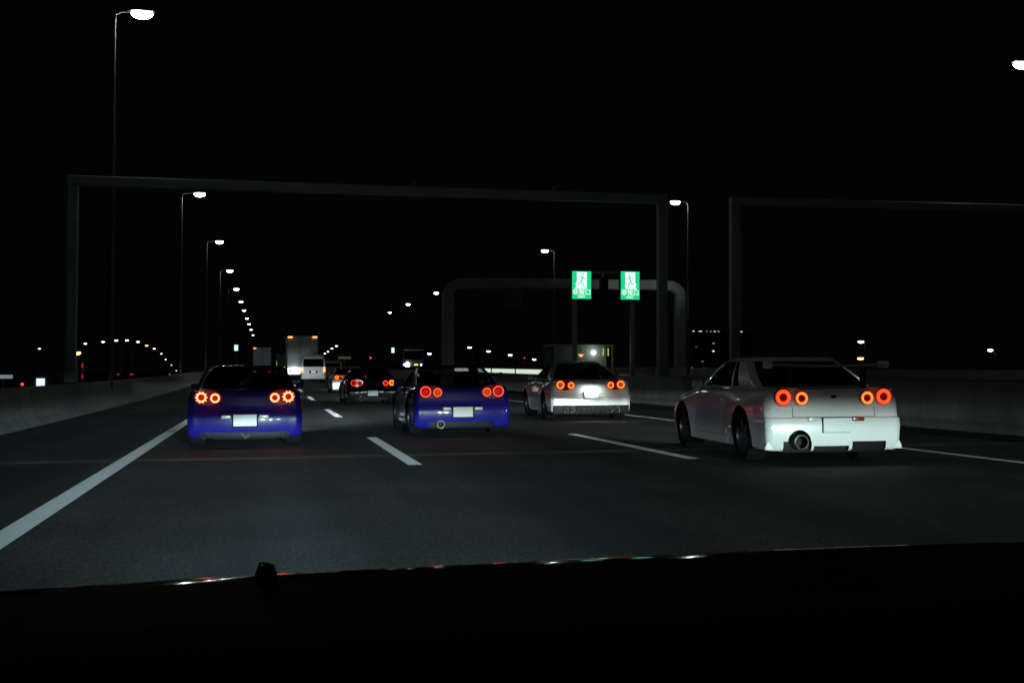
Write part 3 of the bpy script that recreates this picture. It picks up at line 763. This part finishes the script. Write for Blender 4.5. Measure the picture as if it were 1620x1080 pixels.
g1 = gantry('bare grey steel gantry spanning all our lanes, nearest', -5.63, 12.62, 36.5, 6.88, 6.95, .30)
for x in (10.1, 14.6):
    bm = bmesh.new(); box(bm, x-.03, x+.03, -.06, .06, 7.85, 7.97, .005)
    extrude_poly(bm, [(x-.10, 7.97), (x+.06, 8.12), (x+.10, 8.10), (x-.04, 7.96)], -.05, .05)
    done('bracket', bm, M['steel'], g1, 30)
gantry('bare grey gantry over the oncoming lanes, running out of the right edge', 15.14, 30.5, 36.5, 6.95, 7.1, .30)
g2 = gantry('thick grey gantry with rounded corners behind the green exit signs', 12.35, 29.4, 81, 7.72, 7.85, .72, -.6, 1.1, mat='old_steel')

# ------------------------------------------------------------------ exit signs
def text_mesh(s, size, loc, mat, parent, name, ext=.004):
    cu = bpy.data.curves.new('t', 'FONT'); cu.body = s; cu.size = size; cu.align_x = 'CENTER'; cu.align_y = 'CENTER'; cu.extrude = ext; cu.offset = .0022*size/.2
    to = bpy.data.objects.new('t', cu); C.objects.link(to); bpy.context.view_layer.update()
    me = bpy.data.meshes.new_from_object(to.evaluated_get(bpy.context.evaluated_depsgraph_get()))
    bpy.data.objects.remove(to); me.materials.clear(); me.materials.append(mat)
    o = link(name, me, parent); o.location = loc; o.rotation_euler = (R(90), 0, 0); return o
def exit_sign(label, cx, y, cz, w, h, polex, flip):
    t = thing('exit_sign', label, 'exit sign', (polex, y+.2, -.6), 'green exit signs over the median')
    ox, oz = cx-polex, cz+.6
    bm = bmesh.new(); tube(bm, [(0, 0, 0), (0, 0, 2.5), (0, 0, oz+.3)], .11, 14); done('pole', bm, M['steel'], t, 50)
    bm = bmesh.new(); box(bm, ox-w/2-.02, ox+w/2+.02, -.19, .05, oz-h/2-.02, oz+h/2+.02, .01); done('sign_case', bm, M['trim'], t, 30)
    bm = bmesh.new(); box(bm, ox-w/2, ox+w/2, -.20, -.192, oz-h/2, oz+h/2); f = done('sign_face', bm, M['sign_green'], t)
    s = -1 if flip else 1
    bm = bmesh.new(); d = lambda x, z: (ox+s*x*w, oz+z*h)
    # pale doorway with the floor spilling out of it
    extrude_poly(bm, [d(-.26, .47), d(.27, .47), d(.27, -.05), d(.24, -.13), d(-.34, -.13), d(-.34, -.09), d(-.26, -.06), d(-.34, .05), d(-.26, .10)], -.208, -.202)
    done('doorway', bm, M['sign_white'], f)
    bm = bmesh.new()   # running figure
    extrude_poly(bm, [(ox+s*.09*w+.030*math.cos(a), oz+.385*h+.030*math.sin(a)) for a in [k*math.pi/6 for k in range(12)]], -.216, -.210)
    for pts in (((.06, .32), (-.03, .15), .085), ((-.03, .15), (.07, .04), .06), ((.07, .04), (.14, -.08), .05), ((-.03, .15), (-.09, .05), .055), ((-.09, .05), (-.22, .05), .045), ((.05, .30), (.13, .22), .04), ((.13, .22), (.22, .23), .035), ((.03, .31), (-.10, .28), .04), ((-.10, .28), (-.16, .20), .035)):
        a = Vector(pts[0]); b = Vector(pts[1]); q = (b-a).normalized(); nn = Vector((-q.y*.7, q.x*.7))*pts[2]*.5
        extrude_poly(bm, [d(*(a+nn)), d(*(b+nn)), d(*(b-nn)), d(*(a-nn))], -.216, -.210)
    done('running_figure', bm, M['sign_green'], f)
    text_mesh('非常口', .27, (ox, -.205, oz-.265*h), M['sign_white'], f, 'lettering')
    text_mesh('EXIT', .15, (ox, -.205, oz-.42*h), M['sign_white'], f, 'lettering')
    return t
exit_sign('left of two green emergency exit signs, figure running right', 13.03, 48, 4.83, .83, 1.17, 12.78, False)
exit_sign('right of two green emergency exit signs, figure running left', 15.17, 48, 4.85, .83, 1.2, 15.34, True)
t = thing('sign_camera', 'black camera box between the two green exit signs', 'camera', (14.04, 48.1, 4.6))
bm = bmesh.new(); box(bm, -.16, .16, -.15, .25, 0, .55, .03); box(bm, -.10, .10, -.2, .0, .30, .62, .02); done('housing', bm, M['trim'], t, 30)
bm = bmesh.new(); tube(bm, [(-1.05, .18, .80), (0, .18, .81), (1.05, .18, .80)], .045, 8); box(bm, -.05, .05, .14, .22, .5, .8); done('support_bar', bm, M['steel'], t, 40)
bm = bmesh.new(); rows = lathe(bm, [(.06, -.23), (.05, -.2)], (0, 0, .45), 'y', 14); cap(bm, rows[0]); done('camera_lens', bm, M['glass_dark'], t, 30)

# escape-stair shed in the median
t = thing('exit_shed', 'small glazed emergency exit shed with a bright lamp in the median', 'shed', (13.75, 50.2, -.2))
bm = bmesh.new(); box(bm, -1.36, 1.36, 0, 2.2, 2.50, 2.58, .01); done('roof', bm, M['steel'], t, 30)
for x in (-1.33, -.1, .98, 1.30):
    bm = bmesh.new(); box(bm, x-.03, x+.03, 0, .06, 0, 2.498); done('post', bm, M['steel'], t)
bm = bmesh.new(); box(bm, -1.29, .94, .02, .04, 0, 2.49); done('wall_panel', bm, M['shed'], t)
bm = bmesh.new(); box(bm, -1.3, 1.3, 2.1, 2.14, 0, 2.49); done('back_wall', bm, M['shed'], t)
bm = bmesh.new(); bmesh.ops.create_uvsphere(bm, u_segments=16, v_segments=10, radius=.09, matrix=Matrix.Translation((.42, -.06, 2.22))); done('lamp', bm, M['lamp_dim'], t, 60)
bm = bmesh.new(); extrude_poly(bm, [(-.27, 2.13), (-.03, 2.13), (-.15, 2.02)], -.02, .0); done('warning_marker', bm, M['orange'], t)
for x in (.87, 1.09):
    bm = bmesh.new(); tube(bm, [(x, -.03, 2.08), (x, -.03, 2.42)], .028, 8); done('light_tube', bm, M['yellow_line'], t)
lp = bpy.data.lights.new('shed_lamp', 'POINT'); lp.energy = 5; lp.color = (.9, 1, .88); lp.shadow_soft_size = .1
lo = bpy.data.objects.new('shed_lamp', lp); C.objects.link(lo); lo.location = (14.17, 49.8, 2.0)
# white strip on the far median wall, emission standing in for light on it
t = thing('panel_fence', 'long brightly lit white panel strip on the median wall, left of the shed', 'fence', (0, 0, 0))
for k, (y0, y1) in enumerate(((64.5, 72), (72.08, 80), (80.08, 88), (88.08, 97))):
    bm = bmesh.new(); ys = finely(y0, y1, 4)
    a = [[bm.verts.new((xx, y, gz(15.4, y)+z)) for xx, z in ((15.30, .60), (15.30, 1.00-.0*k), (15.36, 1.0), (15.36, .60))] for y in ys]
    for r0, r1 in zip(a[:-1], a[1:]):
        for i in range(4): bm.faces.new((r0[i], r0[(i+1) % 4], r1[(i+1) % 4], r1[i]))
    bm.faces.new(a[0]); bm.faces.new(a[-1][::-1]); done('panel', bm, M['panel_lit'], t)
for y in (72.04, 80.04, 88.04):
    bm = bmesh.new(); box(bm, 15.24, 15.34, y-.03, y+.03, .6+gz(15.3, y), 1.06+gz(15.3, y)); done('fence_post', bm, M['trim'], t)
fl2 = down_spot('gantry_light', (25.5, 70, 1.4), 1300, (.9, 1, .9), 38, (0, 0, 0), .8, .1)  # added spot without a fixture, brightening the gantry's right end
fl2.rotation_euler = (Vector((26.2, 81, 7.9))-Vector(fl2.location)).to_track_quat('-Z', 'Y').to_euler()

# ------------------------------------------------------------------ lorries, vans and far traffic
def wheels_simple(t, xs, ys, r, w):
    for y in ys:
        for x in xs:
            bm = bmesh.new(); rows = lathe(bm, [(r*.4, -w/2), (r*.95, -w/2), (r, -w/2+.03), (r, w/2-.03), (r*.95, w/2), (r*.4, w/2)], (0, 0, 0), 'x', 22); cap(bm, rows[0]); cap(bm, rows[-1])
            done('wheel', bm, M['rubber'], t, 40, (x, y, r))
def truck(label, x, y, w, h, mat, L=8.5, top='orange', top_right=None, tail='red_light', zb=.95, bar=None, strip_mat=None):
    t = thing('box_truck', label, 'truck', (x, y, gz(x, y)), None, (0, TILT, 0)); hw = w/2
    bm = bmesh.new(); box(bm, -hw, hw, 0, L, zb, h, .03); done('cargo_box', bm, mat, t, 30)
    for sd in (-1, 1):
        bm = bmesh.new(); a, b = sorted((sd*.012, sd*(hw-.06))); box(bm, a, b, -.03, -.002, zb+.06, h-.14, .008); dr = done('rear_door', bm, mat, t, 30)
        bm = bmesh.new(); tube(bm, [(sd*.25, -.05, zb+.1), (sd*.25, -.05, h-.2)], .018, 8); done('lock_rod', bm, M['steel'], dr)
    for k, sd in enumerate((-1, 1)):
        mt = M[top] if (k == 0 or top_right is None) else M[top_right]
        bm = bmesh.new(); a, b = sorted((sd*(hw-.05), sd*(hw-.42))); box(bm, a, b, -.07, -.032, h-.14, h-.02, .01); done('marker_light', bm, mt, t)
    bm = bmesh.new(); box(bm, -hw, hw, -.06, .06, .45, .62, .01); done('bumper', bm, M['steel'], t)
    for sd in (-1, 1):
        bm = bmesh.new(); a, b = sorted((sd*(hw-.05), sd*(hw-.40))); box(bm, a, b, -.07, -.0, .70, .86, .01); done('tail_light', bm, M[tail], t)
    bm = bmesh.new(); box(bm, -hw+.1, hw-.1, .1, L+1.9, .5, zb-.002); done('chassis', bm, M['trim'], t)
    bm = bmesh.new(); box(bm, -hw+.05, hw-.05, L+.15, L+2.1, zb, h*.78, .1); done('cab', bm, M['van_white'], t, 40)
    wheels_simple(t, (-hw+.2, hw-.2), (1.4, 2.6, L+.9), .48, .3)
    if bar:
        bm = bmesh.new()
        for i in range(9):
            for j in range(3):
                xx = -hw+.06+i*.155; zz = .62+j*.17+random.uniform(-.02, .02)
                if random.random() < .92: box(bm, xx, xx+random.uniform(.10, .15), -.12, -.08, zz, zz+random.uniform(.09, .16), .01)
        done('lamp_bar', bm, M[bar], t)
        bm = bmesh.new()
        for j in range(5): box(bm, -hw+.03, -hw+.09, -.06, -.035, 1.3+j*.42, 1.36+j*.42)
        done('reflector_strip', bm, M['clear_lens'], t)
    if strip_mat:
        bm = bmesh.new(); box(bm, -hw+.01, hw-.01, -.06, -.034, zb+.02, zb+.10); box(bm, -hw+.01, -hw+.08, -.06, -.034, zb+.1, h-1.1); done('marker_strip', bm, M[strip_mat], t)
    return t
truck('tall grey box truck with two orange top lights and a dazzling white lamp bar', 2.98, 99.5, 2.5, 4.05-.33, M['truck_grey'], bar='truck_white')
truck('grey box truck in the left lane with one orange top corner light', -.55, 167, 2.45, 4.45-.35, M['truck_grey'], top_right='clear_lens', zb=1.5)
truck('greenish box truck edged in yellow light, left of the tall truck', 2.85, 195, 2.45, 3.9-.35, M['truck_green'], top='clear_lens', strip_mat='yellow_line', zb=1.4)
def van(label, x, y, w, h, L=4.6, tail='orange', paint='van_white', plate=True):
    t = thing('van', label, 'van', (x, y, gz(x, y)), None, (0, TILT, 0)); hw = w/2
    bm = bmesh.new(); rows = []
    sec = [(.30, .97, 0), (.36, 1.0, -.01), (.9, 1.0, 0), (1.12, .995, .01), (h*.80, .94, .05), (h*.93, .88, .09), (h*.985, .78, .16), (h, .55, .3)]
    for z, f, yi in sec:
        ww = hw*f; q = .10
        rows.append([bm.verts.new(p) for p in ((-ww+q, yi, z), (ww-q, yi, z), (ww, yi+q, z), (ww, L-.5-yi*2, z), (ww-.3, L-(z*.35), z), (-ww+.3, L-(z*.35), z), (-ww, L-.5-yi*2, z), (-ww, yi+q, z))])
    for a, b in zip(rows[:-1], rows[1:]):
        for i in range(8): bm.faces.new((a[i], a[(i+1) % 8], b[(i+1) % 8], b[i]))
    bm.faces.new(rows[0][::-1]); bm.faces.new(rows[-1]); done('body', bm, M[paint], t, 35)
    bm = bmesh.new()
    za, zc = 1.18, h*.86
    ya, yc = .013, .065
    vs = [bm.verts.new(p) for p in ((-hw*.86, ya, za), (hw*.86, ya, za), (hw*.80, yc, zc), (-hw*.80, yc, zc))]; vb = [bm.verts.new((v.co.x, v.co.y-.018, v.co.z)) for v in vs]
    bm.faces.new(vb); bm.faces.new(vs[::-1])
    for i in range(4): bm.faces.new((vs[i], vs[(i+1) % 4], vb[(i+1) % 4], vb[i]))
    done('rear_window', bm, M['glass_dark'], t)
    for sd in (-1, 1):
        bm = bmesh.new(); a, b = sorted((sd*(hw-.02), sd*(hw-.15))); box(bm, a, b, -.03, .06, .80, 1.14, .015); done('tail_light', bm, M[tail], t)
    if plate:
        bm = bmesh.new(); box(bm, -.30, .30, -.015, .0, .72, .90); hp = done('plate_recess', bm, M['trim'], t)
        bm = bmesh.new(); box(bm, -.165, .165, -.03, -.0155, .735, .885); done('number_plate', bm, M['plate'], t)
        bm = bmesh.new(); box(bm, -.15, -.03, -.04, -.031, .80, .84); box(bm, .03, .15, -.04, -.031, .80, .84); done('plate_light', bm, M['sign_white'], t)
    bm = bmesh.new(); box(bm, -hw, hw, -.05, .1, .32, .46, .03); done('bumper', bm, M[paint], t, 30)
    wheels_simple(t, (-hw+.12, hw-.12), (.85, L-.9), .31, .2)
    return t
van('white minibus with a dark rear window in front of the tall truck', 3.32, 85.4, 1.72, 2.03)
van('white minivan showing beyond the minibus, small red lamp at its right', 5.9, 108, 1.75, 1.75, tail='red_light', plate=False)
# added beams without a car, brightening the far trucks and vans
for sd in (-1, 1): beam('traffic_beam', (.4+sd*.6, 66, 1.2), 2800, (.85, .94, 1), sx=.25, cut=.07, soft=.07, e0=.08)
# oncoming lorry
t = thing('oncoming_truck', 'dark oncoming truck with one dazzling headlight and an amber lamp', 'truck', (16.6, 135, gz(16.6, 135)+.5))
bm = bmesh.new(); box(bm, -1.22, 1.22, 0, 2.2, .5, 2.85, .12); done('cab', bm, M['cab_grey'], t, 40)
bm = bmesh.new(); box(bm, -1.05, 1.05, -.02, .0, 1.55, 2.55, .005); done('windscreen', bm, M['glass_dark'], t)
bm = bmesh.new(); box(bm, -1.1, 1.1, -.25, .0, 2.60, 2.72, .02); done('sun_visor', bm, M['clear_lens'], t)
bm = bmesh.new(); box(bm, -1.24, 1.24, 2.3, 9, .9, 3.1, .03); done('cargo_box', bm, M['dark_wall'], t, 30)
bm = bmesh.new(); box(bm, -1.2, 1.2, -.08, .1, .35, .75, .04); done('bumper', bm, M['trim'], t, 30)
for x, r_, mt in ((-.72, .23, 'lamp_cold'), (.9, .08, 'truck_white')):
    bm = bmesh.new(); rows = lathe(bm, [(r_*1.05, .05), (r_, -.02), (r_*.5, -.05)], (0, 0, 0), 'y', 18); cap(bm, rows[-1]); done('headlight', bm, M[mt], t, 40, (x, -.06, .95))
bm = bmesh.new(); box(bm, -1.15, -.95, -.06, 0, .9, 1.0); done('marker_light', bm, M['truck_white'], t)
bm = bmesh.new(); box(bm, .1, .5, -.12, -.085, .92, 1.0); done('amber_light', bm, M['lamp_amber'], t)
wheels_simple(t, (-1.0, 1.0), (1.0, 7), .45, .28)
# tail lamps on the ramp, far left
t = thing('ramp_truck', 'dark truck on the left ramp with a lit white square sign on its back', 'truck', (-10.7, 60, -.5))
bm = bmesh.new(); box(bm, -.95, .95, 0, 4.5, .5, 1.5, .06); done('body', bm, M['dark_wall'], t, 30)
bm = bmesh.new(); box(bm, -.10, .28, -.05, -.005, .88, 1.25); done('lit_sign', bm, M['panel_cool'], t)
bm = bmesh.new(); box(bm, -.10, .12, -.05, -.005, .74, .80); done('number_plate', bm, M['panel_cool'], t)
for x, z, r_ in ((-.74, .97, .065), (-.50, .74, .04), (.46, .84, .055)):
    bm = bmesh.new(); rows = lathe(bm, [(r_, 0), (r_*.9, -.03), (r_*.4, -.05)], (0, 0, 0), 'y', 14); cap(bm, rows[-1]); done('tail_light', bm, M['red_light'], t, 40, (x, -.005, z))
wheels_simple(t, (-.75, .75), (.8, 3.6), .38, .22)
t = thing('ramp_sign', 'pale horizontal board cut by the left edge above the barrier', 'sign', (-12.3, 60, -.5))
bm = bmesh.new(); box(bm, -.6, .42, 0, .04, 1.24, 1.42); done('board', bm, emit('dim_lit_board', (.8, .9, 1), .22), t)  # pale board with a faint emission of its own
bm = bmesh.new(); box(bm, -.05, .0, .04, .09, 0, 1.4); done('post', bm, M['steel'], t)
t = thing('warning_post', 'thin post with two small red lamps beside the left gantry post', 'post', (-10.3, 71, -.5))
bm = bmesh.new(); tube(bm, [(0, 0, 0), (0, 0, 2.1)], .05, 8); done('post', bm, M['steel'], t)
for z in (1.29, 1.91):
    bm = bmesh.new(); box(bm, -.05, .05, -.08, -.05, z-.10, z+.10, .01); done('lamp', bm, emit('dim_red_lamp', (1, .04, .08), .3), t)
for x, y, z, lb, s_ in ((-13.5, 120, .79, 'far dark car on the left ramp with a dim red lamp', .3), (-16.4, 220, .54, 'far car with a tiny red lamp under the end of the curved lamp row', 1.2)):
    t = thing('far_car', lb, 'car', (x, y, -.5))
    bm = bmesh.new(); box(bm, -.85, .85, 0, 4.2, .3, .95, .1); box(bm, -.7, .7, .6, 3, .9, 1.4, .18); done('body', bm, M['black_paint'], t, 40)
    for sd in (-1, 1):
        bm = bmesh.new(); box(bm, sd*.62-.13, sd*.62+.13, -.03, .02, z+.5-.09, z+.5+.09, .02); done('tail_light', bm, emit('far_tail_lamp', (1, .03, .02), s_), t)
    wheels_simple(t, (-.7, .7), (.8, 3.3), .3, .2)
# small far lit signs and beacons
def lit_sign(label, x, y, z, w, h, mat, zb=-.5):
    t = thing('lit_sign', label, 'sign', (x, y, zb))
    bm = bmesh.new(); tube(bm, [(0, .1, 0), (0, .1, z-zb)], .07, 8); done('post', bm, M['steel'], t)
    bm = bmesh.new(); box(bm, -w/2, w/2, -.05, .05, z-zb-h/2, z-zb+h/2, .01); done('panel', bm, M[mat], t)
lit_sign('small glowing white sign left of the truck row', -4.9, 200, 5.03, .62, .95, 'sign_far')
lit_sign('small glowing pale green sign above the black coupe', 24.3, 230, 5.37, .68, 1.0, 'sign_far', .2)
lit_sign('faint yellow lit board above the black coupe roof', 9.7, 150, 2.9, 1.6, .35, 'window_lit')  # board under sodium light, that light put into its emission
def beacon(label, x, y, z, zb):
    t = thing('beacon', label, 'beacon', (x, y, zb))
    bm = bmesh.new(); tube(bm, [(0, 0, 0), (0, 0, z-zb)], .06, 8); done('mast', bm, M['steel'], t)
    bm = bmesh.new(); bmesh.ops.create_uvsphere(bm, u_segments=10, v_segments=6, radius=.14, matrix=Matrix.Translation((0, 0, z-zb))); done('lamp', bm, M['red_light'], t)
beacon('tiny red beacon above the black coupe', 17.3, 200, 3.5, 0)
beacon('tiny red beacon left of the shed', 66, 300, 4.94, -7)
# dim sign boards
t = thing('road_sign', 'dim grey road sign hanging below the exit gantry beam', 'sign', (16.95, 81.0, 5.6))
bm = bmesh.new(); box(bm, -.6, .6, -.5, -.44, 0, 1.4, .02); done('board', bm, M['sign_grey'], t); bm = bmesh.new(); box(bm, -.04, .04, -.44, -.38, 0, 1.6); done('bracket', bm, M['steel'], t)
# dark flats far right
t = thing('apartment_building', 'dark far apartment block with a row of roof lights, behind the right gantry post', 'building', (120.5, 300, -7))
bm = bmesh.new(); box(bm, -9, 9, 0, 14, 0, 19.2, .1); done('wall', bm, M['dark_wall'], t)
bm = bmesh.new(); box(bm, -9.2, 9.2, -.2, 14.2, 19.21, 19.5); done('roof', bm, M['dark_wall'], t)
for x, w, s in ((-8, .5, 1), (-6, .9, 1), (-4.2, .3, 0), (-3, .4, 0), (-1.9, .5, 1), (-.8, .6, 0), (2.6, .3, 0), (4.3, .8, 1), (5.6, .9, 1)):
    bm = bmesh.new(); box(bm, x-w/2, x+w/2, -.32, -.21, 19.3, 19.55); done('roof_light', bm, emit('roof_lamp', (.9, 1, .95), .8 if s else .3), t)
for x, z, s in ((-2.2, 16.2, .5), (-2.2, 14.1, 2.5), (-7, 15.2, .12), (-5.3, 11.3, .3), (-8.3, 9.5, .6), (-5.5, 9.2, .2), (-8.3, 7, .2), (-4.8, 9.5, .12)):
    bm = bmesh.new(); box(bm, x-.28, x+.28, -.1, -.01, z-.2, z+.2); done('window', bm, emit('lit_flat_window', (1, .92, .85), s*.4), t)

# ------------------------------------------------------------------ world, camera, render
w = bpy.data.worlds.new('World'); SC.world = w; w.use_nodes = True
bg = w.node_tree.nodes['Background']
bg.inputs['Color'].default_value = (.55, .62, .80, 1); bg.inputs['Strength'].default_value = .0016
cam = bpy.data.cameras.new('camera'); co = bpy.data.objects.new('camera', cam); C.objects.link(co); SC.camera = co
cam.sensor_width = 36; cam.lens = 1860/1620*36; cam.clip_start = .05; cam.clip_end = 6000
yaw, pit, rol = R(11.8), R(1.51), R(-.23)
F = Vector((math.sin(yaw)*math.cos(pit), math.cos(yaw)*math.cos(pit), math.sin(pit))); Rt = Vector((math.cos(yaw), -math.sin(yaw), 0)); U = Rt.cross(F)
R2 = Rt*math.cos(rol)-U*math.sin(rol); U2 = U*math.cos(rol)+Rt*math.sin(rol)
co.matrix_world = Matrix(((R2.x, U2.x, -F.x, 0), (R2.y, U2.y, -F.y, 0), (R2.z, U2.z, -F.z, 1.126), (0, 0, 0, 1)))
SC.view_settings.view_transform = 'Standard'; SC.view_settings.look = 'None'; SC.view_settings.exposure = 0; SC.view_settings.gamma = 1
SC.cycles.use_denoising = True
SC.cycles.max_bounces = 6; SC.cycles.transparent_max_bounces = 12; SC.cycles.sample_clamp_indirect = 4
